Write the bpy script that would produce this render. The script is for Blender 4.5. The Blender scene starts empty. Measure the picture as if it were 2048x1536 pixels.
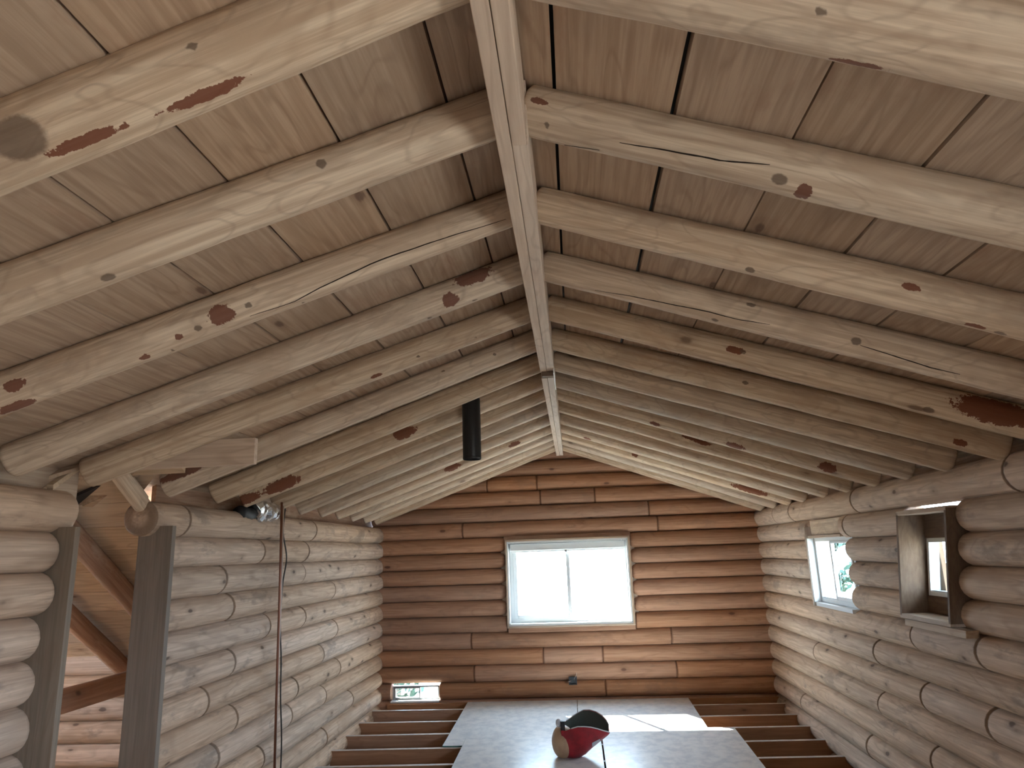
import bpy, bmesh, math, random
from mathutils import Vector, Matrix, noise
random.seed(7)
C = bpy.context.scene.collection
SC = bpy.context.scene

# ------------------------------------------------------------------ camera
def V(*a): return Vector(a)
yaw, pit, rol = -0.0786573, 0.2366813, -0.0352642
cy, sy, cp, sp = math.cos(yaw), math.sin(yaw), math.cos(pit), math.sin(pit)
fw = V(sy*cp, cy*cp, sp); rt = V(cy, -sy, 0); up = rt.cross(fw)
r2 = rt*math.cos(rol) + up*math.sin(rol); u2 = up*math.cos(rol) - rt*math.sin(rol)
cam = bpy.data.cameras.new('camera'); co = bpy.data.objects.new('camera', cam); C.objects.link(co)
M = Matrix((r2, u2, -fw)).transposed().to_4x4(); co.matrix_world = M
cam.sensor_width = 36; cam.lens = 1403.93/2048*36; cam.clip_start = .02; cam.clip_end = 200
SC.camera = co
SC.view_settings.view_transform = 'Standard'; SC.view_settings.look = 'None'
SC.view_settings.gamma = 1; SC.view_settings.use_curve_mapping = False
SC.view_settings.exposure = 0.12

# ------------------------------------------------------------------ sky, sun, window light
w = bpy.data.worlds.new('sky'); SC.world = w; w.use_nodes = True
bg = w.node_tree.nodes['Background']; bg.inputs[0].default_value = (.64, .80, 1, 1); bg.inputs[1].default_value = 27.0
sun = bpy.data.lights.new('sun', 'SUN'); so = bpy.data.objects.new('sun', sun); C.objects.link(so)
so.rotation_euler = V(.51, -.83, -1.0).to_track_quat('-Z', 'Y').to_euler(); sun.energy = 130; sun.angle = .009; sun.color = (1, .95, .88)
def sky_portal(loc, d, sx, sy_):      # tells the renderer where the daylight enters; gives no light of its own
    l = bpy.data.lights.new('opening_portal', 'AREA'); o = bpy.data.objects.new('opening_portal', l); C.objects.link(o)
    l.shape = 'RECTANGLE'; l.size = sx; l.size_y = sy_; l.cycles.is_portal = True
    o.location = loc; o.rotation_euler = V(*d).to_track_quat('-Z', 'Y').to_euler(); return o
sky_portal((-.1, 9.66, -.37), (0, -1, 0), 1.7, 1.2)
sky_portal((-2.1, 9.66, -1.68), (0, -1, 0), .7, .3)
sky_portal((2.70, -.05, -.5), (-1, 0, 0), 2.8, 1.3)  # unseen opening beside the camera, sized for light on the near ceiling
sky_portal((2.66, 6.95, -.25), (-1, 0, 0), 1.1, .8)
sky_portal((2.66, 4.9, -.15), (-1, 0, 0), .8, .9)
sky_portal((-5.9, 4.6, -.3), (1, 0, 0), 1.2, 1.5)  # unseen opening in the wing end, added for its daylight

# ------------------------------------------------------------------ helpers
def link(name, me, mat=None, parent=None, loc=None):
    o = bpy.data.objects.new(name, me); C.objects.link(o)
    if mat: me.materials.append(mat)
    if parent: o.parent = parent
    if loc is not None: o.location = loc
    return o
def empty(name, loc=(0, 0, 0)):
    o = bpy.data.objects.new(name, None); C.objects.link(o); o.location = loc; o.empty_display_size = .1; return o
def tag(o, label, cat, group=None):
    o['label'] = label; o['category'] = cat
    if group: o['group'] = group
    return o
def struct(o): o['kind'] = 'structure'; return o
def bm_box(bm, a, b, bev=0.0, M=None):
    x0, y0, z0 = [min(p, q) for p, q in zip(a, b)]; x1, y1, z1 = [max(p, q) for p, q in zip(a, b)]
    vs = [bm.verts.new(p) for p in ((x0,y0,z0),(x1,y0,z0),(x1,y1,z0),(x0,y1,z0),(x0,y0,z1),(x1,y0,z1),(x1,y1,z1),(x0,y1,z1))]
    fs = [bm.faces.new([vs[i] for i in f]) for f in ((0,3,2,1),(4,5,6,7),(0,1,5,4),(1,2,6,5),(2,3,7,6),(3,0,4,7))]
    if bev:
        es = list({e for f in fs for e in f.edges})
        r = bmesh.ops.bevel(bm, geom=es, offset=bev, segments=2, profile=.5, affect='EDGES')
        vs = list({v for f in r['faces'] for v in f.verts} | {v for v in vs if v.is_valid})
    if M is not None:
        for v in vs: v.co = M @ v.co
    return vs
def mesh(bm, name='m', smooth=False):
    me = bpy.data.meshes.new(name); bmesh.ops.recalc_face_normals(bm, faces=bm.faces[:]); bm.to_mesh(me); bm.free()
    if smooth:
        for p in me.polygons: p.use_smooth = True
    return me
def boxobj(name, a, b, mat, parent=None, bev=.004, axis='X'):
    """box with its local X along the grain axis so the wood texture follows it"""
    a = V(*a); b = V(*b); c = (a+b)/2; h = (b-a)/2; h = V(abs(h.x), abs(h.y), abs(h.z))
    R = {'X': Matrix.Identity(3), 'Y': Matrix(((0,-1,0),(1,0,0),(0,0,1))), 'Z': Matrix(((0,0,-1),(0,1,0),(1,0,0)))}[axis]
    hl = R.transposed() @ h; hl = V(abs(hl.x), abs(hl.y), abs(hl.z))
    bm = bmesh.new(); bm_box(bm, -hl, hl, bev)
    o = link(name, mesh(bm, name), mat, parent)
    o.matrix_local = Matrix.Translation(c) @ R.to_4x4()
    return o

# ------------------------------------------------------------------ materials
def nt(name):
    m = bpy.data.materials.new(name); m.use_nodes = True; t = m.node_tree; t.nodes.clear()
    out = t.nodes.new('ShaderNodeOutputMaterial'); b = t.nodes.new('ShaderNodeBsdfPrincipled'); t.links.new(b.outputs[0], out.inputs[0])
    return m, t, b
def N(t, ty, **k):
    n = t.nodes.new(ty)
    for a, v in k.items():
        if a.startswith('i_'):
            s = a[2:]; n.inputs[int(s) if s.isdigit() else s].default_value = v
        else: setattr(n, a, v)
    return n
def mixc(t, fac, a, b, mode='MIX'):
    n = t.nodes.new('ShaderNodeMix'); n.data_type = 'RGBA'; n.blend_type = mode
    for s, v in ((0, fac), (6, a), (7, b)):
        if hasattr(v, 'is_linked') or hasattr(v, 'links'): t.links.new(v, n.inputs[s])
        elif s == 0: n.inputs[0].default_value = v
        else: n.inputs[s].default_value = (*v, 1)
    return n.outputs[2]
def mth(t, op, a, b=0.0, c=None):
    n = t.nodes.new('ShaderNodeMath'); n.operation = op
    for i, v in enumerate((a, b, c)):
        if v is None: continue
        if hasattr(v, 'links'): t.links.new(v, n.inputs[i])
        else: n.inputs[i].default_value = v
    return n.outputs[0]
def mrange(t, v, a, b, c=0.0, d=1.0):
    n = t.nodes.new('ShaderNodeMapRange'); n.interpolation_type = 'SMOOTHSTEP'
    t.links.new(v, n.inputs[0])
    for i, x in enumerate((a, b, c, d)): n.inputs[1+i].default_value = x
    return n.outputs[0]
def wood(name, light, mid, dark, grain=14., gs=1.0, kscale=1.0, fx=.9, knots=.5, kcol=(.10,.05,.03), stain=None, stain_amt=0., fig_amt=.28, ring=0., bark=False, rough=.75, bump=.25, axis='X', vary=.18, use_tone=False, blotch=.5):
    m, t, b = nt(name)
    tc = N(t, 'ShaderNodeTexCoord'); oi = N(t, 'ShaderNodeObjectInfo')
    off = N(t, 'ShaderNodeCombineXYZ'); r = mth(t, 'MULTIPLY', oi.outputs['Random'], 37.)
    if use_tone:
        at = N(t, 'ShaderNodeAttribute', attribute_name='tone'); r = mth(t, 'MULTIPLY', at.outputs['Fac'], 37.)
    for i in range(3): t.links.new(r, off.inputs[i])
    add = N(t, 'ShaderNodeVectorMath', operation='ADD'); t.links.new(tc.outputs['Object'], add.inputs[0]); t.links.new(off.outputs[0], add.inputs[1])
    P = add.outputs[0]
    def scaled(sx, s):
        n = N(t, 'ShaderNodeVectorMath', operation='MULTIPLY'); t.links.new(P, n.inputs[0])
        n.inputs[1].default_value = {'X': (sx, s, s), 'Y': (s, sx, s), 'Z': (s, s, sx)}[axis]; return n.outputs[0]
    # fine grain, flame figure, broad blotches
    n1 = N(t, 'ShaderNodeTexNoise', i_Scale=1., i_Detail=5., i_Roughness=.65); t.links.new(scaled(1.3*gs, grain*3*gs), n1.inputs['Vector'])
    n2 = N(t, 'ShaderNodeTexNoise', i_Scale=1., i_Detail=2., i_Roughness=.5, i_Distortion=.6); t.links.new(scaled(fx*gs, 6.*gs), n2.inputs['Vector'])
    fig = mth(t, 'FRACT', mth(t, 'MULTIPLY', n2.outputs[0], 7.)); fig = mrange(t, mth(t, 'ABSOLUTE', mth(t, 'SUBTRACT', fig, .5)), .28, .5)
    n3 = N(t, 'ShaderNodeTexNoise', i_Scale=1., i_Detail=3., i_Roughness=.6); t.links.new(scaled(2.2*gs, 5.*gs), n3.inputs['Vector'])
    col = mixc(t, mrange(t, n1.outputs[0], .35, .68), mid, light)
    col = mixc(t, mth(t, 'MULTIPLY', fig, fig_amt), col, dark)
    col = mixc(t, mth(t, 'MULTIPLY', mrange(t, n3.outputs[0], .48, .72), blotch), col, mid)
    # knots
    vo = N(t, 'ShaderNodeTexVoronoi', i_Scale=1., i_Randomness=1.); t.links.new(scaled(2.6*kscale, 5.2*kscale), vo.inputs['Vector'])
    wn = N(t, 'ShaderNodeSeparateColor'); t.links.new(vo.outputs['Color'], wn.inputs[0])
    keep = mth(t, 'GREATER_THAN', wn.outputs[0], 1-knots)
    kd = mth(t, 'ADD', vo.outputs['Distance'], mth(t, 'MULTIPLY', mth(t, 'SUBTRACT', n1.outputs[0], .5), .12))
    halo = mth(t, 'MULTIPLY', mrange(t, kd, .10, .30, 1, 0), keep)
    core = mth(t, 'MULTIPLY', mrange(t, kd, .07, .13, 1, 0), keep)
    col = mixc(t, mth(t, 'MULTIPLY', halo, .35), col, dark)
    col = mixc(t, mth(t, 'MULTIPLY', core, .8), col, kcol)
    if stain:
        n4 = N(t, 'ShaderNodeTexNoise', i_Scale=1., i_Detail=5., i_Roughness=.7); t.links.new(scaled(1.6, 4.), n4.inputs['Vector'])
        col = mixc(t, mth(t, 'MULTIPLY', mrange(t, n4.outputs[0], .55, .66), stain_amt), col, stain)
    if ring:
        a = N(t, 'ShaderNodeAttribute', attribute_name='ring')
        col = mixc(t, mth(t, 'MULTIPLY', mrange(t, a.outputs['Fac'], .25, .8), ring), col, dark)
    if bark:
        for an, cc, lo, hi, amt in (('bark', (.17,.052,.026), .34, .40, .93), ('knot', (.13,.085,.06), .30, .5, .8)):
            a = N(t, 'ShaderNodeAttribute', attribute_name=an)
            nn = N(t, 'ShaderNodeTexNoise', i_Scale=38., i_Detail=4., i_Roughness=.7); t.links.new(P, nn.inputs['Vector'])
            v = mth(t, 'ADD', a.outputs['Fac'], mth(t, 'MULTIPLY', mth(t, 'SUBTRACT', nn.outputs[0], .5), .9 if an == 'bark' else .25))
            v = mth(t, 'MULTIPLY', v, mth(t, 'GREATER_THAN', a.outputs['Fac'], .02))
            col = mixc(t, mth(t, 'MULTIPLY', mrange(t, v, lo, hi), amt), col, cc)
    hs = N(t, 'ShaderNodeHueSaturation'); t.links.new(col, hs.inputs['Color'])
    src = at.outputs['Fac'] if use_tone else oi.outputs['Random']
    t.links.new(mth(t, 'ADD', mth(t, 'MULTIPLY', src, vary), 1-vary/2), hs.inputs['Value'])
    t.links.new(mth(t, 'ADD', mth(t, 'MULTIPLY', mth(t, 'FRACT', mth(t, 'MULTIPLY', src, 7.3)), .25), .85), hs.inputs['Saturation'])
    t.links.new(hs.outputs[0], b.inputs['Base Color']); b.inputs['Roughness'].default_value = rough
    b.inputs['Specular IOR Level'].default_value = .3
    bp = N(t, 'ShaderNodeBump', i_Strength=bump, i_Distance=.004)
    h = mth(t, 'ADD', n1.outputs[0], mth(t, 'MULTIPLY', fig, -.5)); h = mth(t, 'ADD', h, mth(t, 'MULTIPLY', core, -.8))
    t.links.new(h, bp.inputs['Height']); t.links.new(bp.outputs[0], b.inputs['Normal'])
    return m
def plain(name, col, rough=.6, metal=0., bump=0., bs=40., vary=0., col2=None, spec=.4):
    m, t, b = nt(name); b.inputs['Base Color'].default_value = (*col, 1); b.inputs['Roughness'].default_value = rough
    b.inputs['Metallic'].default_value = metal; b.inputs['Specular IOR Level'].default_value = spec
    tc = N(t, 'ShaderNodeTexCoord'); n = N(t, 'ShaderNodeTexNoise', i_Scale=bs, i_Detail=5., i_Roughness=.65); t.links.new(tc.outputs['Object'], n.inputs['Vector'])
    if col2: t.links.new(mixc(t, mrange(t, n.outputs[0], .38, .66), col, col2), b.inputs['Base Color'])
    if bump:
        bp = N(t, 'ShaderNodeBump', i_Strength=bump, i_Distance=.004); t.links.new(n.outputs[0], bp.inputs['Height']); t.links.new(bp.outputs[0], b.inputs['Normal'])
    return m
M_SIDE = wood('peeled_log_side', (.65,.485,.36), (.47,.335,.24), (.22,.14,.09), kscale=1.25, ring=.8, knots=.7, kcol=(.10,.06,.045), stain=(.25,.19,.15), stain_amt=.6, vary=.2, blotch=.8)
M_FAR = wood('stained_log_gable', (.47,.265,.16), (.36,.185,.105), (.19,.085,.045), ring=.5, knots=.35, kcol=(.09,.035,.02), stain=(.26,.15,.10), stain_amt=.55, vary=.26)
M_RAFT = wood('peeled_pole_rafter', (.73,.60,.455), (.50,.365,.255), (.30,.20,.135), knots=.25, kcol=(.17,.105,.07), stain=(.38,.28,.205), stain_amt=.5, bark=True, vary=.14, blotch=.85, fig_amt=.3, fx=2.3)
M_DECK = wood('roof_deck_board', (.50,.365,.26), (.39,.27,.185), (.22,.13,.085), knots=.3, kcol=(.14,.08,.055), stain=(.33,.17,.11), stain_amt=.3, axis='Y', use_tone=True, vary=.26)
M_BEAM = wood('ridge_lumber', (.68,.56,.46), (.56,.44,.35), (.30,.19,.13), knots=.15, vary=.12, bump=.15)
M_JAMB = wood('rough_sawn_board', (.26,.205,.155), (.20,.155,.115), (.2,.13,.09), knots=.12, vary=.1)  # kept darker to carry the shade on the side opening's board faces
M_TRIM = wood('window_trim_board', (.55,.44,.34), (.44,.33,.25), (.28,.18,.12), knots=.2, vary=.1)
M_JOIST = wood('floor_joist_lumber', (.44,.24,.14), (.34,.175,.095), (.24,.11,.06), knots=.2, vary=.15)
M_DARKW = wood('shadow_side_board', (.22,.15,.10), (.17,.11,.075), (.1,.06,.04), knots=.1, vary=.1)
M_SHEET = plain('gypsum_sheathing', (.72,.72,.72), .32, bump=.08, bs=9., col2=(.54,.56,.59), spec=.6)
M_PLY = wood('plywood_deck', (.60,.46,.33), (.52,.39,.27), (.4,.28,.18), knots=.2)
M_TOPLIT = plain('skylit_joist_top', (.62,.56,.52), .6, bs=14., col2=(.52,.45,.41))  # paler tone carries the skylight reflected off the joist tops
M_WRAFT = wood('reddish_pole_rafter', (.44,.27,.17), (.31,.165,.095), (.2,.09,.05), knots=.3, stain=(.52,.40,.29), stain_amt=.5)
M_CRACK = plain('split_shadow_gap', (.02,.012,.008), .95)
M_SHEETE = plain('sheathing_green_edge', (.07,.20,.19), .7)
M_VINYL = plain('white_vinyl', (.78,.80,.80), .35)
M_ALU = plain('window_track_grey', (.30,.31,.31), .4)
M_BLACK = plain('black_stove_pipe', (.012,.013,.016), .38, bump=.03)
M_FOIL = plain('crinkled_foil', (.75,.78,.82), .22, metal=1., bump=1., bs=28.)
M_SOOT = plain('black_flexible_duct', (.02,.02,.022), .6)
M_COPPER = plain('brown_copper_tube', (.24,.10,.06), .4, metal=.6)
M_PIPEL = plain('pale_plastic_tube', (.55,.45,.38), .5)
M_CABLE = plain('black_cable', (.03,.025,.022), .5)
M_RED = plain('red_shell', (.42,.02,.03), .38, bs=9., col2=(.26,.015,.022), bump=.1)
M_TAN = plain('tan_shell', (.52,.35,.22), .5, bs=8., col2=(.42,.27,.17))
M_LINING = plain('dark_foam_lining', (.075,.085,.075), .9, bump=.4, bs=60.)
M_PALE = plain('pale_padding', (.62,.60,.62), .7)
M_LEAF = plain('green_leaf', (.012,.035,.022), .6, col2=(.02,.055,.035), bs=3.)
M_BARK = plain('grey_tree_bark', (.13,.10,.08), .9, bump=.6)
M_GRASS = plain('dry_ground', (.16,.15,.13), .9, col2=(.22,.21,.18), bs=.6)
M_METAL = plain('dark_galvanised_box', (.05,.06,.07), .4, metal=.5)
def glass():
    m = bpy.data.materials.new('window_glass'); m.use_nodes = True; t = m.node_tree; t.nodes.clear()
    o = N(t, 'ShaderNodeOutputMaterial'); a = N(t, 'ShaderNodeBsdfTransparent'); g = N(t, 'ShaderNodeBsdfGlossy', i_Roughness=.03); x = N(t, 'ShaderNodeMixShader', i_0=.07)
    a.inputs[0].default_value = (.93,.97,.97,1)
    t.links.new(a.outputs[0], x.inputs[1]); t.links.new(g.outputs[0], x.inputs[2]); t.links.new(x.outputs[0], o.inputs[0]); return m
M_GLASS = glass()

# ------------------------------------------------------------------ log mesh
def frame_from(d):
    """local axes of a log: x along d, z upward-ish"""
    d = d.normalized()
    e3 = d.cross(V(0,1,0)) if abs(d.y) < .7 else d.cross(V(1,0,0))
    e3.normalize()
    if e3.z < 0: e3 = -e3
    e2 = e3.cross(d)
    return d, e2, e3
def log_obj(name, a, b, r, mat, parent=None, e0='flat', e1='flat', seg=20, step=.09, amp=.035, patches=(), rb=None):
    a = V(*a); b = V(*b); L = (b-a).length; d, e2, e3 = frame_from(b-a); seed = random.random()*100
    rb = rb or r
    n = max(3, int(L/step)); st = []
    ss = [0.0]; sc = [1.]
    prof = ((0, .0), (0, .34), (.006, .55), (.016, .72), (.032, .86), (.055, .95), (.085, 1.0))
    flat = ((0, 0.), (0, .88), (.009, 1.0), (.024, 1.0))
    p0 = prof if e0 == 'round' else flat; p1 = prof if e1 == 'round' else flat
    st = [(s, k) for s, k in p0]
    i0 = p0[-1][0]; i1 = L-p1[-1][0]
    for i in range(1, n): st.append((i0+(i1-i0)*i/n, 1.))
    st += [(L-s, k) for s, k in reversed(p1)]
    bm = bmesh.new(); lb = bm.verts.layers.float.new('bark') if patches else None; lk = bm.verts.layers.float.new('knot') if patches else None
    lr = bm.verts.layers.float.new('ring'); rings = []
    for s, k in st:
        if k == 0: rings.append([bm.verts.new((s, 0, 0))]); continue
        rg = []
        for j in range(seg):
            th = 2*math.pi*j/seg; rr = (r+(rb-r)*s/L)
            rr *= 1+amp*(noise.noise(V(s*1.7+seed, math.cos(th)*.8, math.sin(th)*.8)))+amp*.5*noise.noise(V(s*6+seed, math.cos(th)*2, math.sin(th)*2))
            v = bm.verts.new((s, math.cos(th)*rr*k, math.sin(th)*rr*k))
            v[lr] = 1.0 if (s < .01 and e0 == 'flat') or (s > L-.01 and e1 == 'flat') else 0.0
            if patches:
                for (kd, ps, pa, ra, rc) in patches:
                    da = (th-pa+math.pi) % (2*math.pi)-math.pi
                    q = math.hypot((s-ps)/ra/1.35, da*rr/rc/1.35); val = max(0, 1-q)
                    ly = lb if kd == 'b' else lk
                    if val > v[ly]: v[ly] = val
            rg.append(v)
        rings.append(rg)
    for A, B in zip(rings, rings[1:]):
        if len(A) == 1: 
            for j in range(seg): bm.faces.new((A[0], B[(j+1) % seg], B[j]))
        elif len(B) == 1:
            for j in range(seg): bm.faces.new((A[j], A[(j+1) % seg], B[0]))
        else:
            for j in range(seg): bm.faces.new((A[j], A[(j+1) % seg], B[(j+1) % seg], B[j]))
    me = mesh(bm, name, True)
    o = link(name, me, mat, parent)
    R = Matrix((d, e2, e3)).transposed().to_4x4(); R.translation = a
    o.matrix_world = R
    return o
def row(parent, mat, axis, fixed, z, r, segs, splits=()):
    """one course of logs; segs = [(s0, s1, end0, end1)], cut at the butt joints in splits"""
    for s0, s1, e0, e1 in segs:
        cuts = [s for s in sorted(splits) if s0+.12 < s < s1-.12]
        pts = [s0]+cuts+[s1]
        for i in range(len(pts)-1):
            u, v = pts[i], pts[i+1]
            u += .0006 if i else 0; v -= .0006 if i < len(pts)-2 else 0
            rr = r*random.uniform(.985, 1.03)
            A = (u, fixed, z) if axis == 'X' else (fixed, u, z); B = (v, fixed, z) if axis == 'X' else (fixed, v, z)
            log_obj('log', A, B, rr, mat, parent, e0 if i == 0 else 'flat', e1 if i == len(pts)-2 else 'flat', amp=.03)

# ------------------------------------------------------------------ walls of stacked logs
XL, XR, YF = -2.635, 2.425, 9.485
wl = struct(empty('wall_left')); wr = struct(empty('wall_right')); wf = struct(empty('wall_far'))
SPL = {0:[4.54,6.9],1:[5.73,6.72],2:[6.64,5.1],3:[5.24,7.51],4:[6.69,5.9],5:[5.31,7.61],6:[4.95,7.22],7:[5.39,6.56,7.73],8:[5.14,6.44,7.31],9:[5.9,8.2],10:[7.37]}
for i in range(0, 14):
    z = .187-.2*i+.1
    far0 = 4.15 if i == 0 else 4.325
    near1 = 3.46 if i == 0 else (3.362 if i < 3 else 3.30)
    row(wl, M_SIDE, 'Y', XL, z, .103 if i else .108, [(-.6, near1, 'flat', 'cut'), (far0, YF+.03, 'flat', 'flat')], SPL.get(i, [])+([2.92] if i == 0 else []))
SPR = {0:[4.0,6.16,7.92,8.55],1:[6.43],5:[4.62,5.45],6:[6.16,2.6],7:[4.64,5.44,7.69],8:[6.22],9:[5.44],10:[8.35,6.6]}
for i in range(0, 14):
    z = .232-.2*i+.1
    if 1 <= i <= 4: sg = [(1.3, 4.572+.05*(i-1), 'flat', 'cut'), (5.295+.053*(i-1), 6.46, 'cut', 'cut'), (7.46, YF+.03, 'cut', 'flat')]
    elif i == 0: sg = [(1.3, YF+.03, 'flat', 'flat')]
    else: sg = [(1.3, YF+.03, 'flat', 'flat')]
    if i == 1: sg[1] = (5.295, 6.56, 'cut', 'cut')
    row(wr, M_SIDE, 'Y', XR, z, .103 if i else .112, sg, SPR.get(i, []))
SPF = {-3:[-1.13,-.46],-2:[-.42,.3],-1:[.99],0:[-1.47,1.09],7:[-1.38,1.15],8:[-.47,.28],9:[-1.35,1.18],10:[.29]}
zF, pF = .2156, .19835
for i in range(-6, 14):
    z = zF-pF*i+pF/2; x0, x1 = -2.70, 2.50
    zb = z-.1
    if zb > .5: dx = (1.60-zb)/.4; x0 = max(x0, -.132-dx); x1 = min(x1, -.132+dx)
    if x1-x0 < .3: continue
    if 1 <= i <= 5: sg = [(x0, -.90, 'flat', 'round'), (.705, x1, 'round', 'flat')]
    elif i == 6: sg = [(x0, -.905, 'flat', 'flat'), (.72, x1, 'flat', 'flat')]
    elif i == 10: sg = [(x0, -2.42, 'flat', 'flat'), (-1.80, x1, 'flat', 'flat')]
    else: sg = [(x0, x1, 'flat', 'flat')]
    row(wf, M_FAR, 'X', YF, z, .1005, sg, SPF.get(i, []))
for a, b in (((-2.72, -2.4), (-.97, -1.80)), ((-2.72, -1.80), (-2.43, -1.55)), ((-1.79, -1.80), (2.52, -1.55)), ((-.97, -2.4), (2.52, -1.80)), ((-2.72, -1.55), (-.95, .45)), ((.76, -1.55), (2.52, .45)), ((-.95, -1.55), (.76, -.95)), ((-.95, .19), (.76, .45)), ((-2.1, .45), (1.85, .72)), ((-1.45, .72), (1.18, 1.0)), ((-.75, 1.0), (.48, 1.28))):
    struct(boxobj('leak_backing', (a[0], 9.575, a[1]), (b[0], 9.59, b[1]), M_DARKW, None, 0, 'X'))  # unseen backing added to keep daylight from leaking between the logs
# flat-hewn remainder of the sill course and the head plank at the far window
boxobj('log', (-.90, 9.39, -.985), (.715, 9.57, -.905), M_FAR, wf, .012)
boxobj('log', (-.93, 9.44, .152), (.73, 9.57, .225), M_FAR, wf, .01)
boxobj('log', (-2.44, 9.40, -1.79), (-1.78, 9.57, -1.765), M_FAR, wf, .005)
# back wall and near side walls behind the photographer: one unseen opening on the right, sized to light the near ceiling
wb = bmesh.new()
def logstrip(bm, axis, fixed, s0, s1, z0, z1):
    k = 0
    z = z0
    while z < z1-.01:
        c = z+.1
        seg = 12
        va = []; vb = []
        for j in range(seg):
            th = 2*math.pi*j/seg; u = fixed+math.cos(th)*.104; q = c+math.sin(th)*.104
            va.append(bm.verts.new((s0, u, q) if axis == 'X' else (u, s0, q))); vb.append(bm.verts.new((s1, u, q) if axis == 'X' else (u, s1, q)))
        for j in range(seg): bm.faces.new((va[j], va[(j+1) % seg], vb[(j+1) % seg], vb[j]))
        bm.faces.new(va); bm.faces.new(vb[::-1]); z += .2
for q in ((-2.7, -.5, -2.4, 1.6), (.3, 2.5, -2.4, 1.6), (-.5, .3, -2.4, 1.6)): logstrip(wb, 'X', -2.75, *q)
struct(link('wall_back', mesh(wb, 'wall_back', True), M_SIDE))
ws = bmesh.new()
logstrip(ws, 'Y', XL, -2.8, -.6, -2.4, .4)
for q in ((-2.8, -1.3, -2.4, .4), (1.2, 1.3, -2.4, .4), (-1.3, 1.2, .0, .4), (-1.3, 1.2, -2.4, -1.0)): logstrip(ws, 'Y', XR, *q)
struct(link('wall_side', mesh(ws, 'wall_side', True), M_SIDE))

# ------------------------------------------------------------------ roof deck, eaves
XC = -.132
def deck_z(x): return 1.562-.4*abs(x-XC)
bm = bmesh.new(); tone = bm.faces.layers.float.new('tone') if False else None
tl = bm.verts.layers.float.new('tone')
def board(bm, x0, x1, y0, y1, t):
    th = .035
    n = max(1, int((y1-y0)/.8)); top = []
    pts = [(x0, deck_z(x0)), (x1, deck_z(x1)), (x1, deck_z(x1)+th), (x0, deck_z(x0)+th)]
    prev = None
    for i in range(n+1):
        y = y0+(y1-y0)*i/n; vs = []
        for x, z in pts:
            v = bm.verts.new((x, y, z)); v[tl] = t; vs.append(v)
        if prev:
            for j in range(4): bm.faces.new((prev[j], prev[(j+1) % 4], vs[(j+1) % 4], vs[j]))
        else: bm.faces.new(vs)
        prev = vs
    bm.faces.new(prev[::-1])
gl = [0, .215, .568, .920, 1.263, 1.588, 1.92, 2.25, 2.60, 2.95]
gr = [0, .147, .521, .870, 1.222, 1.545, 1.88, 2.20, 2.54, 2.90]
gapl = [0, .009, .011, .012, .011, .007, .004, .004, .003, 0]
gapr = [0, .012, .018, .006, .011, .010, .004, .004, .003, 0]
for side, g, gp in ((-1, gl, gapl), (1, gr, gapr)):
    for i in range(len(g)-1):
        a, b = g[i]+gp[i]/2+.0, g[i+1]-gp[i+1]/2
        joints = [-3.1, 9.75]
        for k in range(random.choice((1, 2))): joints.insert(1, random.choice((2.78, 4.10, 5.35, 6.45, 7.6)))
        joints = sorted(set(joints))
        for u, v in zip(joints, joints[1:]):
            if side < 0 and i >= 7:
                for s, e in ((u, min(v, 3.72 if i == 7 else 3.5)), (max(u, 4.02 if i == 7 else 4.24), v)):
                    if e-s > .1: board(bm, XC+side*a, XC+side*b, s, e-.001, random.random())
            else: board(bm, XC+side*a, XC+side*b, u, v-.0015, random.random())
struct(link('ceiling', mesh(bm, 'ceiling'), M_DECK))
bm = bmesh.new()      # roofing felt above the boards
for side in (-1, 1):
    for ys, ye, xe in ((-3.3, 3.58, 3.1), (3.58, 4.16, 2.3 if side < 0 else 3.1), (4.16, 9.9, 3.1)):
        xo = XC+side*xe
        vs = [bm.verts.new(p) for p in ((XC, ys, deck_z(XC)+.05), (xo, ys, deck_z(xo)+.05), (xo, ye, deck_z(xo)+.05), (XC, ye, deck_z(XC)+.05), (XC, ys, deck_z(XC)+.07), (xo, ys, deck_z(xo)+.07), (xo, ye, deck_z(xo)+.07), (XC, ye, deck_z(XC)+.07))]
        for f in ((0,1,2,3),(4,7,6,5),(0,4,5,1),(1,5,6,2),(2,6,7,3),(3,7,4,0)): bm.faces.new([vs[i] for i in f])
struct(link('ceiling.001', mesh(bm, 'felt'), M_SOOT))
struct(boxobj('trim_1', (2.52, -2.8, .26), (2.55, 9.6, .58), M_WRAFT, None, 0, 'Y'))
struct(boxobj('trim_2', (-2.76, -2.8, .22), (-2.73, 3.7, .58), M_TRIM, None, 0, 'Y'))
struct(boxobj('trim_3', (-2.76, 4.45, .22), (-2.73, 9.6, .58), M_WRAFT, None, 0, 'Y'))

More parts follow.
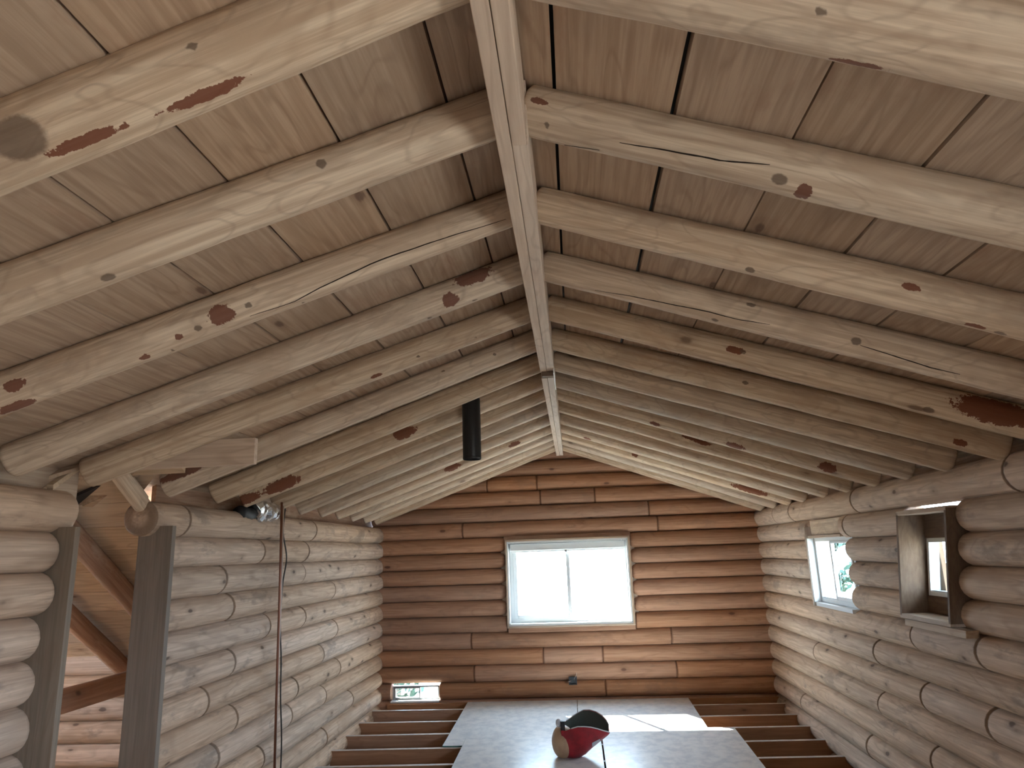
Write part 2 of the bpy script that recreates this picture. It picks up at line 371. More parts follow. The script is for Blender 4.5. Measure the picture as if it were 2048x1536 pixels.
# ------------------------------------------------------------------ pole rafters
PATCH = [(-1, 3, 'b', 1.29, -0.55, 0.058, 0.047), (-1, 3, 'b', 1.47, -0.86, 0.02, 0.017), (-1, 3, 'b', 1.62, -1.26, 0.024, 0.018), (-1, 3, 'b', 2.08, -0.34, 0.046, 0.028), (-1, 3, 'b', 2.12, -1.44, 0.082, 0.033), (-1, 4, 'b', 0.29, 0.34, 0.124, 0.057), (-1, 4, 'b', 0.44, -0.7, 0.051, 0.046), (-1, 5, 'b', 1.03, -1.06, 0.047, 0.018), (-1, 8, 'b', 1.29, -0.13, 0.116, 0.058), (-1, 8, 'b', 2.33, -0.53, 0.168, 0.067), (-1, 8, 'b', 2.63, -0.55, 0.148, 0.051), (-1, 12, 'b', 1.27, -0.36, 0.125, 0.046), (-1, 12, 'b', 0.51, -0.59, 0.081, 0.035), (1, 2, 'b', 0.94, -1.78, 0.027, 0.041), (1, 1, 'b', 0.89, -1.15, 0.083, 0.018), (1, 5, 'b', 2.39, -3.12, 0.208, 0.083), (1, 5, 'b', 1.14, -2.96, 0.063, 0.023), (1, 9, 'b', 2.39, -2.56, 0.079, 0.052), (1, 9, 'b', 0.98, -2.17, 0.063, 0.027), (1, 10, 'b', 1.37, 3.05, 0.096, 0.024), (1, 10, 'b', 1.49, -3.05, 0.096, 0.024), (1, 9, 'b', 1.67, -2.06, 0.097, 0.04), (1, 13, 'b', 0.96, -2.78, 0.048, 0.03), (1, 12, 'b', 0.36, -1.99, 0.058, 0.029), (1, 13, 'b', 2.28, -2.53, 0.236, 0.047), (1, 2, 'b', 0.06, -2.99, 0.039, 0.014), (1, 3, 'b', 1.49, -2.87, 0.042, 0.015), (1, 3, 'b', 1.74, -1.67, 0.048, 0.015), (-1, 6, 'b', 2.49, 0.19, 0.212, 0.035), (1, 6, 'b', 2.53, -2.37, 0.046, 0.026), (-1, 1, 'k', 1.18, -0.73, 0.075, 0.063), (1, 1, 'k', 0.77, -2.36, 0.015, 0.015), (1, 2, 'k', 0.86, -2.1, 0.031, 0.024), (1, 2, 'k', 0.1, -2.15, 0.014, 0.014), (1, 3, 'k', 0.93, -1.81, 0.025, 0.021), (1, 3, 'k', 1.83, -1.59, 0.027, 0.015), (1, 4, 'k', 1.06, 2.88, 0.03, 0.015), (1, 4, 'k', 1.54, -2.71, 0.028, 0.023), (1, 4, 'k', 0.92, -1.83, 0.023, 0.015), (-1, 3, 'k', 1.18, -0.57, 0.019, 0.015), (-1, 3, 'k', 1.39, -0.77, 0.019, 0.017), (-1, 3, 'k', 1.52, -1.5, 0.013, 0.011), (-1, 3, 'k', 0.98, -1.66, 0.013, 0.011), (-1, 4, 'k', 0.32, -1.44, 0.021, 0.01), (-1, 4, 'k', 0.57, -1.49, 0.021, 0.01), (-1, 2, 'k', 0.62, -0.12, 0.021, 0.021), (-1, 2, 'k', 1.37, -1.43, 0.029, 0.022), (1, 5, 'k', 1.18, -2.98, 0.023, 0.017), (1, 5, 'k', 2.12, -2.1, 0.035, 0.024), (1, 6, 'k', 1.35, -2.99, 0.026, 0.016), (1, 7, 'k', 0.33, -1.51, 0.027, 0.019), (-1, 5, 'k', 0.41, -1.0, 0.012, 0.012), (-1, 6, 'k', 0.34, -0.14, 0.017, 0.014), (-1, 5, 'k', 0.77, -0.76, 0.015, 0.012), (-1, 6, 'k', 0.71, 0.16, 0.014, 0.014), (-1,1,'b',.75,-1.45,.13,.02), (-1,1,'b',1.05,-1.35,.12,.018), (-1,1,'b',1.4,-1.5,.1,.02), (-1,1,'k',.72,-.35,.02,.012)]
YR = [1.47,2.11,2.78,3.45,4.10,4.755,5.35,5.93,6.45,7.045,7.6,8.15,8.6,8.96,9.285]
ZR = [1.4]*10+[1.378,1.373,1.364,1.348,1.315]
YWL = [1.40,1.83,2.40,3.05,3.58,4.33,4.95,5.40,6.0,6.55,7.12,7.65,8.16,8.68,9.20]
YWR = [1.36,1.93,2.48,3.04,3.57,4.05,4.62,5.16,5.72,6.28,6.86,7.49,8.0,8.6,9.17]
ORD = ['nearest','second','third','fourth','fifth','sixth','seventh','eighth','ninth','tenth','eleventh','twelfth','thirteenth','fourteenth','last']
EXTRA = {(-1,1):'very thick, with a large grey knot', (-1,2):'with swirling flame grain', (-1,3):'long split, rusty patches', (-1,4):'bark patch by the ridge', (-1,5):'ending at the side opening', (-1,8):'above the foil duct', (1,1):'very thick, crossing the corner', (1,2):'ringed knot, rust patch', (1,4):'with a long thin crack', (1,5):'dark bark at its end'}
RAFT = {}
for side, YW in ((-1, YWL), (1, YWR)):
    for k in range(15):
        r = .098 if k == 0 else (.083 if k == 1 else .079)
        x0 = XC+side*.050; x1 = -2.60 if side < 0 else 2.40
        def zz(x):
            return 1.4-.4*abs(x-XC)+(ZR[k]-1.4)*(1-abs(x-XC)/2.47)+r/.9285
        a = V(x0, YR[k], zz(x0)); b = V(x1, YW[k], zz(x1))
        pts = [(q[2], q[3], q[4], q[5], q[6]) for q in PATCH if q[0] == side and q[1] == k+1] or [('b', -9, 0, .01, .01)]
        near = k < 6
        o = log_obj('rafter', a, b, r, M_RAFT, None, 'flat', 'flat', seg=40 if near else 24, step=.016 if near else .04, amp=.05, patches=pts, rb=r*1.03)
        sd = 'left' if side < 0 else 'right'; RAFT[(side, k+1)] = o
        ex = EXTRA.get((side, k+1), '')
        if k == 14: lb = 'peeled pole rafter lying against the far gable logs, %s roof slope' % sd
        elif k == 0: lb = 'peeled pole rafter nearest the camera on the %s roof slope' % sd
        else: lb = '%s peeled pole rafter from the camera on the %s roof slope' % (ORD[k], sd)
        if ex: lb += ', ' + ex
        lb = ' '.join(lb.split()[:16]); tag(o, lb.rstrip(','), 'rafter', 'pole rafters on the %s slope' % sd)

CR = {(-1,3): [[(.07,-.98),(.322,-.8),(.542,-.71),(.673,-.73),(.896,-.99),(1.009,-1.25),(1.194,-1.15)]],
      (1,4): [[(.312,-1.92),(.495,-2.13),(.597,-2.19),(.745,-2.28),(.89,-2.36),(1.032,-2.31),(1.167,-2.5)], [(1.56,-2.54),(1.71,-2.4),(1.857,-2.22),(1.974,-2.27)]],
      (1,2): [[(.161,-1.29),(.286,-1.51)], [(.351,-2.12),(.514,-2.23),(.671,-2.3),(.819,-2.54)]]}
for (side, k), lines in CR.items():
    o = RAFT[(side, k)]; rr = .083 if k == 2 else .079
    for ln in lines:
        bm = bmesh.new(); P = []
        for (s0, a0), (s1, a1) in zip(ln, ln[1:]):
            for q in range(10): t = q/10; P.append((s0+(s1-s0)*t, a0+(a1-a0)*t))
        P.append(ln[-1]); rows_ = []
        for n_, (s_, a_) in enumerate(P):
            wv = .0022*math.sin(math.pi*(n_+.3)/(len(P)))**.5*(1+.5*noise.noise(V(s_*30, k, 0)))+.0004; a_ += .03*noise.noise(V(s_*9, k, 1))
            rows_.append([bm.verts.new((s_, math.cos(a_+d)*q2, math.sin(a_+d)*q2)) for d, q2 in ((-wv/rr, rr*1.03), (0, rr*1.036), (wv/rr, rr*1.03))])
        # settle the split onto the real surface
        me_ = o.data; from mathutils.kdtree import KDTree
        kd = KDTree(len(me_.vertices)); [kd.insert(v.co, i) for i, v in enumerate(me_.vertices)]; kd.balance()
        for rw in rows_:
            c = rw[1].co; near_ = kd.find_n(c, 4); rad = sum(math.hypot(p_[0].y, p_[0].z) for p_ in near_)/4
            for v, dd in zip(rw, (.0, .0012, .0)):
                f = (rad+.0006+dd)/math.hypot(v.co.y, v.co.z); v.co.y *= f; v.co.z *= f
        for A, B in zip(rows_, rows_[1:]):
            for j in range(2): bm.faces.new((A[j], A[j+1], B[j+1], B[j]))
        link('split', mesh(bm), M_CRACK, o)

# ------------------------------------------------------------------ ridge beam of doubled planks
rb = empty('ridge_beam', (XC, 0, 1.287)); tag(rb, 'pale ridge beam of doubled planks running under the roof peak', 'beam')
def child_box(name, a, b, mat, par, bev=.003, axis='Y'):
    o = boxobj(name, a, b, mat, None, bev, axis); o.parent = par; o.matrix_parent_inverse = Matrix.Translation(par.location).inverted(); return o
child_box('plank', (-.181, -2.6, 1.287), (-.134, 5.02, 1.53), M_BEAM, rb)
child_box('plank', (-.132, -2.6, 1.284), (-.086, 2.03, 1.53), M_BEAM, rb)
child_box('plank', (-.1325, 2.033, 1.288), (-.080, 5.02, 1.53), M_BEAM, rb)
child_box('plank', (-.178, 5.03, 1.245), (-.135, 9.36, 1.50), M_BEAM, rb)
child_box('plank', (-.133, 5.03, 1.247), (-.086, 9.36, 1.50), M_BEAM, rb)
child_box('splice_block', (-.172, 4.98, 1.250), (-.084, 5.06, 1.33), M_DARKW, rb, .002, 'X')
child_box('highlight_strip', (-.0855, 4.9, 1.25), (-.080, 5.45, 1.36), M_VINYL, rb, .001)  # white strip standing in for a bright sliver of light on the beam

# ------------------------------------------------------------------ side wing behind the left opening
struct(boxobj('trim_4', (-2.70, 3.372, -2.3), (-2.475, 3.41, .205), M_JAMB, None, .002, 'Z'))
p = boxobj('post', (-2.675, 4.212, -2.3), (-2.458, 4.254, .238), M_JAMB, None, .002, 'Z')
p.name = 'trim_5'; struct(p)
rbd = boxobj('ridge_board', (-5.5, 3.865, .548), (-1.80, 3.903, .70), M_BEAM, None, .002, 'X')
tag(rbd, 'flat ridge board of the side wing poking through the left roof slope', 'board')
WX = [-2.645, -3.27, -3.86]
def wz(y): return .455-.66*abs(y-4.075+.0)+.14
for i, x in enumerate(WX):
    for sgn in (1, -1):
        if sgn < 0 and i > 3: continue
        y0 = 3.905; y1 = 6.05
        if i == 0: y1 = 4.30 if sgn > 0 else 3.60
        if i == 0 and sgn < 0: continue
        zt = lambda y: .49-.66*(abs(y-4.075)-(-.175 if False else -.175))+.0
        rr = .07 if i else .05
        za = .49-.66*(y0-3.9)+rr/.835; zb = .49-.66*(y1-3.9)+rr/.835
        if sgn < 0:
            continue
        o = log_obj('wing_rafter', (x, y0, za), (x, y1, zb), rr, M_WRAFT if i else M_RAFT, None, 'flat', 'flat', seg=20, step=.04, amp=.05, patches=[('b', .9+.3*i, -.3, .2, .03)] if i else [('b', -9, 0, .1, .1)])
        tag(o, ['short pale pole rafter slanting down onto the post at the side opening', 'pole rafter in the side wing, upper one seen through the opening', 'pole rafter in the side wing, lower one seen through the opening', 'pole rafter deeper in the side wing', 'pole rafter farthest into the side wing'][i], 'rafter', 'pole rafters of the side wing')
bm = bmesh.new(); tl = bm.verts.layers.float.new('tone')
ys = [3.885, 4.10, 4.31, 4.52, 4.74, 4.96, 5.18, 5.41, 5.59, 5.83, 6.2]
for sgn in (1, -1):
    for i in range(len(ys)-1):
        d0, d1 = ys[i]-3.885+.002, ys[i+1]-3.885-(.004 if i else .008)
        t = random.random()
        def zt(d): return .68-.66*d
        zm = zt(d0); xe = max(-.132-(1.56-zm)/.4, -2.72) if zm > .5 else -2.72
        P = []
        for x in (-5.6, xe):
            for d in (d0, d1):
                for h in (0, .03): P.append((x, 3.885+sgn*d, zt(d)+h))
        vs = [bm.verts.new(q) for q in P]
        for v in vs: v[tl] = t
        for f in ((0,1,3,2),(4,6,7,5),(0,2,6,4),(1,5,7,3),(0,4,5,1),(2,3,7,6)): bm.faces.new([vs[k] for k in f])
M_DECKX = wood('wing_deck_board', (.66,.52,.38), (.56,.43,.31), (.26,.16,.10), knots=.3, kcol=(.14,.08,.055), axis='X', use_tone=True, vary=.3)
struct(link('ceiling.002', mesh(bm, 'wing_ceiling'), M_DECKX))
bm = bmesh.new()
for sgn in (1, -1):
    vs = [bm.verts.new(q) for q in ((-5.7, 3.885, .73), (-2.2, 3.885, .73), (-2.32, 3.885+sgn*.08, .677), (-2.78, 3.885+sgn*.45, .433), (-2.78, 3.885+sgn*2.4, -.854), (-5.7, 3.885+sgn*2.4, -.854))]
    top = [bm.verts.new(v.co+V(0,0,.02)) for v in vs]; bm.faces.new(vs); bm.faces.new(top[::-1])
    for i in range(6): bm.faces.new((vs[i], vs[(i+1) % 6], top[(i+1) % 6], top[i]))
struct(link('ceiling.003', mesh(bm, 'wing_felt'), M_TRIM))
ww = struct(empty('wall_wing'))
for i in range(-1, 6):
    row(ww, M_SIDE, 'X', 6.08, -.976-.178*i, .093, [(-5.6, -2.75, 'flat', 'flat')], [])
bm = bmesh.new(); logstrip(bm, 'Y', -5.7, 2.0, 6.1, -2.2, -1.0); logstrip(bm, 'Y', -5.7, 2.0, 4.4, -1.0, .4); logstrip(bm, 'Y', -5.7, 4.9, 6.1, -1.0, .4); logstrip(bm, 'X', 2.0, -5.6, -2.7, -2.2, -.7)  # end wall leaves an unseen opening, added to light the wing
struct(link('wall_wing_end', mesh(bm, 'wall_wing_end', True), M_SIDE))
tie = log_obj('tie_log', (-3.62, 2.25, -.895), (-3.62, 6.02, -.895), .085, M_JOIST, None, seg=24, amp=.05)
tag(tie, 'reddish brown tie log running level under the side wing rafters', 'log')
struct(boxobj('floor.002', (-5.7, 2.0, -2.0), (-2.5, 6.2, -1.96), M_PLY, None, 0, 'X'))

# ------------------------------------------------------------------ floor joists, decking and sheathing sheets
def fz(y): return -1.885+(y-7.07)*.042
JL = [7.06, 7.55, 8.04, 8.53, 9.05]; JR = [7.19, 7.68, 8.14, 8.58, 9.05]
JL = [5.58, 6.07, 6.56]+JL; JR = [5.75, 6.23, 6.71]+JR
names = {4: 'fourth', 5: 'third', 6: 'second', 7: 'nearest'}
for i, (yl, yr) in enumerate(zip(JL, JR)):
    bm = bmesh.new()
    a = V(-2.555, yl, fz(yl)-.118); b = V(2.555 if i > 4 else 2.56, yr, fz(yr)-.118); L = (b-a).length
    bm_box(bm, (0, -.023, -.116), (L, .023, .1145), .002)
    o = link('floor_joist', mesh(bm), M_JOIST); d, e2, e3 = frame_from(b-a); R = Matrix((d, e2, e3)).transposed().to_4x4(); R.translation = a; o.matrix_world = R
    j = len(JL)-1-i
    bm = bmesh.new(); bm_box(bm, (0, -.024, .1146), (L, .024, .1175), .001); link('top_edge', mesh(bm), M_TOPLIT, o)  # top strip coloured paler in place of reflected skylight
    lb = ['plank floor joist next to the far gable wall', 'plank floor joist, second out from the far gable wall', 'plank floor joist, third out from the far gable wall', 'plank floor joist, fourth out from the far gable wall', 'plank floor joist, fifth out, nearest one with its whole top in view', 'plank floor joist at the bottom edge, sixth from the gable wall', 'plank floor joist below the frame, seventh from the gable wall', 'plank floor joist below the frame, eighth from the gable wall'][j]
    tag(o, lb, 'floor joist', 'open floor joists')
led = boxobj('ledger_board', (-2.45, 9.335, -2.02), (2.40, 9.378, -1.79), M_JOIST, None, .002, 'X')
tag(led, 'reddish ledger board at the foot of the far gable wall', 'ledger')
struct(boxobj('floor', (-2.56, -2.7, -1.99), (2.5, 5.45, -1.955), M_PLY, None, 0, 'X'))
struct(boxobj('floor.001', (-2.7, 5.3, -4.32), (2.6, 9.6, -4.3), M_DARKW, None, 0, 'X'))
for nm, a, b in (('wall_lower_left', (-2.72, 5.0, -4.4), (-2.60, 9.6, -2.35)), ('wall_lower_right', (2.42, 5.0, -4.4), (2.54, 9.6, -2.35)), ('wall_lower_far', (-2.72, 9.45, -4.4), (2.54, 9.58, -2.45)), ('wall_lower_near', (-2.72, 5.3, -4.4), (2.54, 5.4, -1.99))):
    struct(boxobj(nm, a, b, M_DARKW, None, 0, 'X'))
SL = math.atan(.042)
def sheet(x0, x1, y0, y1, lift, label, rot=0.):
    L = (y1-y0)/math.cos(SL); e = empty('sheathing_sheet', ((x0+x1)/2, y0, fz(y0)+.003+lift))
    e.rotation_euler = (SL, 0, rot)
    wd = (x1-x0)/2; t = .012
    bm = bmesh.new(); bm_box(bm, (-wd, 0, .0008), (wd, L, t), .001); link('panel', mesh(bm), M_SHEET, e)
    bm = bmesh.new()
    bm_box(bm, (-wd, -.0015, 0), (wd, .0, t-.001)); bm_box(bm, (-wd-.0015, 0, 0), (-wd, L, t-.001)); bm_box(bm, (wd, 0, 0), (wd+.0015, L, t-.001)); bm_box(bm, (-wd, L, 0), (wd, L+.0015, t-.001))
    link('edge', mesh(bm), M_SHEETE, e)
    tag(e, label, 'sheathing panel', 'sheathing sheets laid on the joists'); return e
sheet(-1.425, -.072, 7.59, 9.325, 0, 'pale grey sheathing sheet far left, its corner resting on the open joists')
sheet(-.064, 1.275, 8.052, 9.325, 0, 'pale grey sheathing sheet far right, catching most of the sun patch')
sheet(-1.215, .158, 5.62, 7.79, .0135, 'dusty sheathing sheet near left, carrying the red and tan helmet')
sheet(.176, 1.545, 5.62, 8.04, 0, 'dusty sheathing sheet near right, beside the dark edge gap')

# ------------------------------------------------------------------ windows
def slider(name, orient, a, b, depth_pos, mat=M_VINYL, fr=.045, mull=.5, hd=None):
    """sliding window: a,b = (s0,z0),(s1,z1) in the wall plane; orient X (gable) or Y (side wall)"""
    s0, z0 = a; s1, z1 = b; e = struct(empty(name, (0, 0, 0)))
    def bx(nm, sa, za, sb, zb, d0, d1, m, bev=.004):
        A = (sa, depth_pos+d0, za) if orient == 'X' else (depth_pos+d0, sa, za); B = (sb, depth_pos+d1, zb) if orient == 'X' else (depth_pos+d1, sb, zb)
        o = boxobj(nm, A, B, m, None, bev, 'X'); o.parent = e; return o
    bm_parts = []
    for nm, q in (('frame', (s0, z0, s0+fr, z1)), ('frame', (s1-fr, z0, s1, z1)), ('frame', (s0+fr, z0, s1-fr, z0+fr)), ('frame', (s0+fr, z1-fr, s1-fr, z1))):
        bx('window_frame', q[0], q[1], q[2], q[3], 0, .07, mat)
    sm = s0+(s1-s0)*mull
    sf = fr*.9
    # moving sash with its own stiles and rails
    i0, i1, j0, j1 = s0+fr, sm+sf/2, z0+fr, z1-fr
    for q in ((i0, j0, i0+sf, j1), (i1-sf, j0, i1, j1), (i0+sf, j0, i1-sf, j0+sf), (i0+sf, j1-sf*.6, i1-sf, j1)):
        bx('sash', q[0], q[1], q[2], q[3], -.012, .022, mat)
    bx('track', s0+fr, z0+fr-.004, s1-fr, z0+fr+.006, .005, .05, M_ALU, 0)
    bx('pane', i0+sf*.8, j0+sf*.8, i1-sf*.8, j1-.01, .004, .008, M_GLASS, 0)
    bx('pane', sm-sf/2, j0, s1-fr, j1, .036, .040, M_GLASS, 0)
    return e
# far gable window, 1.5 m wide, with white lining, wooden casing and a rolled blind
W1 = slider('window_1', 'X', (-.865, -.875), (.665, .125), 9.50, fr=.05, mull=.5)
for a, b in (((-.885, 9.36, -.895), (-.865, 9.52, .145)), ((.665, 9.36, -.895), (.688, 9.52, .145)), ((-.885, 9.36, -.905), (.688, 9.52, -.875)), ((-.885, 9.36, .125), (.688, 9.52, .15))):
    o = boxobj('window_lining', a, b, M_VINYL, None, .003, 'X'); o.parent = W1
for a, b, ax in (((-.905, 9.352, -.915), (-.883, 9.40, .165), 'Z'), ((.686, 9.352, -.915), (.712, 9.40, .165), 'Z'), ((-.905, 9.352, .148), (.712, 9.40, .172), 'X'), ((-.905, 9.352, -.925), (.712, 9.40, -.903), 'X')):
    o = boxobj('casing', a, b, M_TRIM, None, .003, ax); o.parent = W1
bl = empty('roller_blind', (-.1, 9.45, .09)); tag(bl, 'rolled up white blind cassette across the top of the far window', 'blind')
o = boxobj('cassette', (-.85, 9.405, .025), (.65, 9.49, .118), M_VINYL, None, .012, 'X'); o.parent = bl; o.matrix_parent_inverse = Matrix.Translation(bl.location).inverted()
o = boxobj('bottom_rail', (-.84, 9.43, .008), (.64, 9.455, .026), M_VINYL, None, .004, 'X'); o.parent = bl; o.matrix_parent_inverse = Matrix.Translation(bl.location).inverted()
o = boxobj('pull_tab', (-.135, 9.42, -.003), (-.105, 9.43, .022), M_ALU, None, .002, 'X'); o.parent = bl; o.matrix_parent_inverse = Matrix.Translation(bl.location).inverted()
for a, b in (((-.97, 9.45, -.93), (-.886, 9.57, .17)), ((.689, 9.45, -.93), (.77, 9.57, .17))):
    o = boxobj('casing_backer', a, b, M_TRIM, None, .003, 'X'); o.parent = W1
# low strip window in the bottom course
W4 = slider('window_4', 'X', (-2.41, -1.77), (-1.81, -1.60), 9.47, mat=M_ALU, fr=.02, mull=.58)
o = boxobj('window_sill', (-2.42, 9.38, -1.785), (-1.80, 9.52, -1.763), M_VINYL, None, .003, 'X'); o.parent = W4
# right wall: small window and its boards
W2 = slider('window_2', 'Y', (6.42, -.56), (7.43, .05), 2.385, fr=.04, mull=.53)
for a, b, ax, m in (((2.31, 7.435, -.60), (2.56, 7.465, .155), 'Z', M_TRIM), ((2.318, 7.428, -.565), (2.45, 7.4345, .045), 'Z', M_VINYL), ((2.33, 6.55, .045), (2.56, 7.43, .07), 'Y', M_TRIM), ((2.33, 6.50, -.60), (2.56, 7.43, -.565), 'Y', M_VINYL), ((2.36, 6.56, .075), (2.53, 7.40, .215), 'Y', M_RAFT)):
    o = boxobj('window_board', a, b, m, None, .004, ax); o.parent = W2
# right wall: deep unfinished box around a narrower window
W3 = slider('window_3', 'Y', (4.61, -.385), (5.215, .005), 2.452, fr=.03, mull=.5)
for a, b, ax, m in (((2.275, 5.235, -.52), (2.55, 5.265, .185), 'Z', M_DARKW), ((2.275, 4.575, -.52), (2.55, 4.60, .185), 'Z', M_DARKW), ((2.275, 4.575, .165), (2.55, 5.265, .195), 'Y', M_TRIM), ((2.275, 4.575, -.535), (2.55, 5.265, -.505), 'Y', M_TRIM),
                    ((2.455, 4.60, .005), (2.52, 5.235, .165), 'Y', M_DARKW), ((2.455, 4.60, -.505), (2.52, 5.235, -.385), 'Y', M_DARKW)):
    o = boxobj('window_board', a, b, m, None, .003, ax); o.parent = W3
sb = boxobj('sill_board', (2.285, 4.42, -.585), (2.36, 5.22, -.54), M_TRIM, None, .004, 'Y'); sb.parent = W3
for ch in list(W3.children):      # the box stands racked out of square
    mi = ch.matrix_basis.inverted()
    for v in ch.data.vertices:
        q = ch.matrix_basis @ v.co; q.y += (.18-q.z)*.26; v.co = mi @ q
# outer sheathing that closes the wall around the box window
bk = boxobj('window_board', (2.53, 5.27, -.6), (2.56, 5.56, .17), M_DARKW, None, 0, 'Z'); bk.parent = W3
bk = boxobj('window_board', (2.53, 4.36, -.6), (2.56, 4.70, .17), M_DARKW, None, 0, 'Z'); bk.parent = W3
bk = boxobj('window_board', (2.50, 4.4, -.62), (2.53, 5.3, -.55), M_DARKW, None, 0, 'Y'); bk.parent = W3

# ------------------------------------------------------------------ stove pipe
def tube(bm, pts, r, seg=16, cap=True):
    prev = None; n = len(pts); rs = r if hasattr(r, '__len__') else [r]*n
    ref = None
    for i, p in enumerate(pts):
        p = V(*p); t = (V(*pts[min(i+1, n-1)])-V(*pts[max(i-1, 0)])).normalized()
        if ref is None: ref = V(1,0,0) if abs(t.x) < .8 else V(0,1,0)
        a = (ref-t*ref.dot(t)).normalized(); b = t.cross(a); ref = a
        vs = [bm.verts.new(p+(a*math.cos(2*math.pi*j/seg)+b*math.sin(2*math.pi*j/seg))*rs[i]) for j in range(seg)]
        if prev:
            for j in range(seg): bm.faces.new((prev[j], prev[(j+1) % seg], vs[(j+1) % seg], vs[j]))
        elif cap: bm.faces.new(vs[::-1])
        prev = vs
    if cap: bm.faces.new(prev)
sp_ = empty('stove_pipe', (-.79, 5.63, .75)); tag(sp_, 'black stove pipe hanging down from the left roof slope near the ridge', 'stove pipe')
bm = bmesh.new(); tube(bm, [(0,0,z) for z in (0, .006, .3, .545)], [.072, .074, .0735, .0735], 32, False); tube(bm, [(0,0,.545), (0,0,.3), (0,0,0)], .069, 32, False)
link('pipe', mesh(bm, smooth=True), M_BLACK, sp_)
bm = bmesh.new(); tube(bm, [(0,0,.008), (0,0,.014), (0,0,.020)], [.0745, .0765, .0745], 32, False); link('crimp', mesh(bm, smooth=True), M_BLACK, sp_)
bm = bmesh.new(); tube(bm, [(.0735,.0,.02), (.0745,0,.3), (.0735,0,.5)], .002, 6); link('seam', mesh(bm, smooth=True), M_BLACK, sp_)

# ------------------------------------------------------------------ duct with foil above the left wall
du = empty('flexible_duct', (-2.58, 5.60, .375)); tag(du, 'black flexible duct with crumpled foil sleeve on top of the left wall', 'duct')
bm = bmesh.new(); tube(bm, [(.0, -.28+i*.03, .0+.008*math.sin(i)) for i in range(8)], [.050+.005*(i % 2) for i in range(8)], 18); link('hose', mesh(bm, smooth=True), M_SOOT, du)
bm = bmesh.new()
n = 14
for i in range(n+1):
    pass
pts = [(.02, -.08+.36*i/n, .03+.02*math.sin(i*1.1)) for i in range(n+1)]
tube(bm, pts, [.075+.018*math.sin(i*2.3) for i in range(n+1)], 24)
for v in bm.verts: v.co += noise.noise_vector(v.co*22)*.014
link('foil_sleeve', mesh(bm), M_FOIL, du)

# ------------------------------------------------------------------ tube and cable down the left wall
tu = empty('copper_tube', (-2.46, 5.85, .46)); tag(tu, 'thin brown and pale tube pair running straight down the left wall', 'tube')
bm = bmesh.new(); tube(bm, [(0, 0, .03), (.005, .02, -.6), (.0, .05, -1.3), (.0, .09, -2.5)], .010, 12); link('pipe', mesh(bm, smooth=True), M_COPPER, tu)
bm = bmesh.new(); tube(bm, [(0.005, .028, .0), (.01, .045, -.6), (.0, .07, -1.3), (.0, .11, -2.5)], .0055, 10); link('conduit', mesh(bm, smooth=True), M_PIPEL, tu)
bm = bmesh.new(); ctl = [(0, .08, .02), (0, .055, -.18), (.0, .15, -.39), (0, .09, -.6), (.0, .07, -.9), (0, .12, -1.2), (0, .14, -1.5), (0, .20, -1.9), (0, .18, -2.5)]
pts = []
for i in range(len(ctl)-1):
    p0, p1, p2, p3 = [V(*ctl[max(0, min(len(ctl)-1, i+k))]) for k in (-1, 0, 1, 2)]
    for k in range(6):
        t = k/6; pts.append(.5*((2*p1)+(p2-p0)*t+(2*p0-5*p1+4*p2-p3)*t*t+(3*p1-p0-3*p2+p3)*t**3))
tube(bm, pts, .006, 10); cb = link('cable', mesh(bm, smooth=True), M_CABLE); cb.location = (-2.46, 5.85, .42)
tag(cb, 'wavy black cable hanging beside the brown tube on the left wall', 'cable')

# ------------------------------------------------------------------ junction box low on the gable
jb = empty('junction_box', (-.11, 9.36, -1.56)); tag(jb, 'small dark electrical box with wire stubs low on the gable wall', 'electrical box')
bm = bmesh.new()
bm_box(bm, (-.05, -.03, -.045), (.05, .02, -.039)); bm_box(bm, (-.05, -.03, .039), (.05, .02, .045)); bm_box(bm, (-.05, -.03, -.039), (-.044, .02, .039)); bm_box(bm, (.044, -.03, -.039), (.05, .02, .039)); bm_box(bm, (-.044, .014, -.039), (.044, .02, .039))
link('box', mesh(bm), M_METAL, jb)
bm = bmesh.new(); tube(bm, [(.01, .01, 0), (.02, -.03, .03), (.045, -.045, .07), (.05, -.04, .10)], .003, 8); tube(bm, [(-.02, .01, 0), (-.03, -.03, .0), (-.07, -.04, -.01)], .003, 8)
link('wire', mesh(bm, smooth=True), M_PIPEL, jb)

# ------------------------------------------------------------------ red and tan helmet lying on its side
he = empty('helmet', (-.10, 7.16, fz(7.16)+.0175)); tag(he, 'red and tan helmet lying tipped over on the near left sheet', 'helmet')
def shell(bm, us, vs_, f, thick=0.0):
    g = [[bm.verts.new(f(u, v)) for v in vs_] for u in us]
    for i in range(len(us)-1):
        for j in range(len(vs_)-1): bm.faces.new((g[i][j], g[i+1][j], g[i+1][j+1], g[i][j+1]))
ST = [(-.115,.01,.262,.275,.11),(-.07,.004,.262,.292,.125),(-.02,.0,.285,.318,.15),(.04,.008,.303,.352,.162),(.10,.035,.303,.378,.165),(.16,.085,.294,.380,.155),(.22,.128,.276,.366,.135),(.275,.165,.252,.338,.105),(.31,.188,.236,.305,.07),(.330,.205,.222,.27,.035)]
def lerp_st(u):
    q = u*(len(ST)-1); i = min(int(q), len(ST)-2); t = q-i; return [a+(b-a)*t for a, b in zip(ST[i], ST[i+1])]
def bowl(u, a, k=1.0, dz=0.0):
    x, zb, zf, zk, w = lerp_st(u); zr = zf+(zk-zf)*(a/math.pi)
    return V(x, -w*k*math.cos(a), zr-(zr-zb-dz)*(math.sin(a)**.75)*1.0)
us = [i/27 for i in range(28)]; aa = [math.pi*i/22 for i in range(23)]
bm = bmesh.new(); shell(bm, us, aa, lambda u, a: bowl(u, a)); link('shell', mesh(bm, smooth=True), M_RED, he)
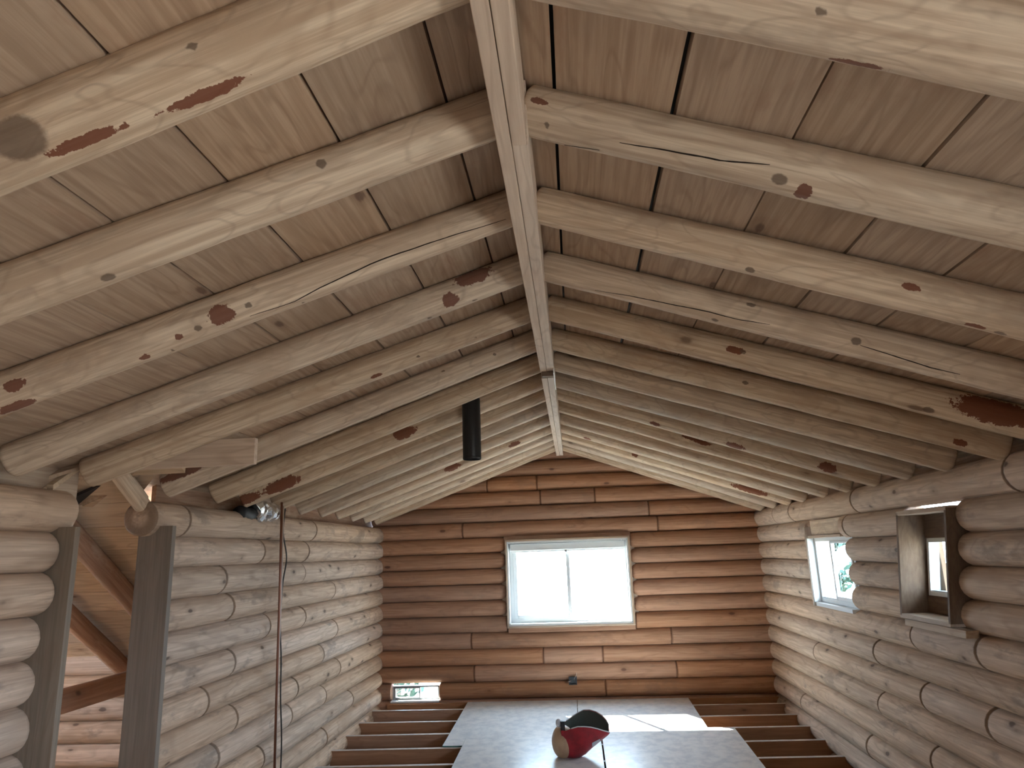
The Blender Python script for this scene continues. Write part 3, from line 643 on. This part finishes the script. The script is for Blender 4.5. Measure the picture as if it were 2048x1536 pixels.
bm = bmesh.new(); shell(bm, us, aa, lambda u, a: bowl(u, a, .93, .016)+V(-.004, 0, -.004)); link('lining', mesh(bm, smooth=True), M_LINING, he)
bm = bmesh.new(); bmesh.ops.create_uvsphere(bm, u_segments=28, v_segments=18, radius=1)
for v in bm.verts:
    v.co = V(-.098+v.co.x*.112, v.co.y*.132, .143+v.co.z*.141*(1-.1*v.co.x))
link('dome', mesh(bm, smooth=True), M_TAN, he)
bm = bmesh.new(); tube(bm, [bowl(u, 0)+V(0, -.002, .001) for u in us[6:]], .005, 8); tube(bm, [bowl(u, math.pi)+V(0, .002, .001) for u in us[3:]], .005, 8)
link('rim', mesh(bm, smooth=True), M_PALE, he)
bm = bmesh.new(); bm_box(bm, (-.118, -.10, .235), (-.078, -.055, .335), .006); link('clip', mesh(bm), M_SOOT, he)
bm = bmesh.new(); bmesh.ops.create_uvsphere(bm, u_segments=18, v_segments=12, radius=1)
for v in bm.verts: v.co = V(-.137+v.co.x*.027, -.06+v.co.y*.025, .315+v.co.z*.038)
link('knob', mesh(bm, smooth=True), M_PALE, he)
bm = bmesh.new(); g = []
for i in range(7):
    g.append([bm.verts.new(bowl(.56+.14*i/6, a)+V(.001, -.004, -.003)) for a in (.62, .74, .86, .98)])
for i in range(6):
    for j in range(3): bm.faces.new((g[i][j], g[i+1][j], g[i+1][j+1], g[i][j+1]))
link('patch', mesh(bm, smooth=True), M_PALE, he)


# ------------------------------------------------------------------ outside: ground and trees
struct(boxobj('ground', (-60, -60, -4.7), (60, 60, -4.6), M_GRASS, None, 0, 'X'))
def tree(loc, h, rad, label, n=900, seed=1):
    rnd = random.Random(seed); e = empty('broadleaf_tree', loc)
    bm = bmesh.new(); tube(bm, [(0,0,-.1), (.05,.02,h*.35), (-.05,.05,h*.7), (0,0,h)], [.16, .13, .08, .02], 10); link('trunk', mesh(bm, smooth=True), M_BARK, e)
    bm = bmesh.new()
    for i in range(9):
        a = rnd.random()*6.28; z0 = h*rnd.uniform(.35, .85); l = rad*rnd.uniform(.5, .9)
        bb = bmesh.new(); tube(bb, [(0,0,z0), (math.cos(a)*l*.5, math.sin(a)*l*.5, z0+.3*l), (math.cos(a)*l, math.sin(a)*l, z0+.45*l)], [.045, .03, .01], 6)
        link('branch', mesh(bb, smooth=True), M_BARK, e)
    for i in range(n):
        p = V(rnd.gauss(0,1), rnd.gauss(0,1), rnd.gauss(0,1)).normalized()*rad*rnd.uniform(.35, 1)
        p = V(p.x, p.y, p.z*1.25+h*.68); q = noise.noise(p*.9+V(seed, 0, 0))
        if q < -.12: continue
        s = rnd.uniform(.09, .17); a = V(rnd.gauss(0,1), rnd.gauss(0,1), rnd.gauss(0,1)).normalized(); b = a.orthogonal().normalized(); c = a.cross(b)
        vs = [bm.verts.new(p+b*s+a*.02), bm.verts.new(p+c*s*.5), bm.verts.new(p-b*s), bm.verts.new(p-c*s*.5)]
        bm.faces.new(vs)
    o = link('foliage', mesh(bm), M_LEAF, e)
    tag(e, label, 'tree'); return e
tree((8.2, 24.4, -4.6), 6.2, 1.0, 'leafy tree outside seen through the small right wall window', 2200, 3)
tree((-5.4, 21.5, -4.6), 2.6, 1.1, 'low leafy tree outside behind the low strip window', 900, 5)
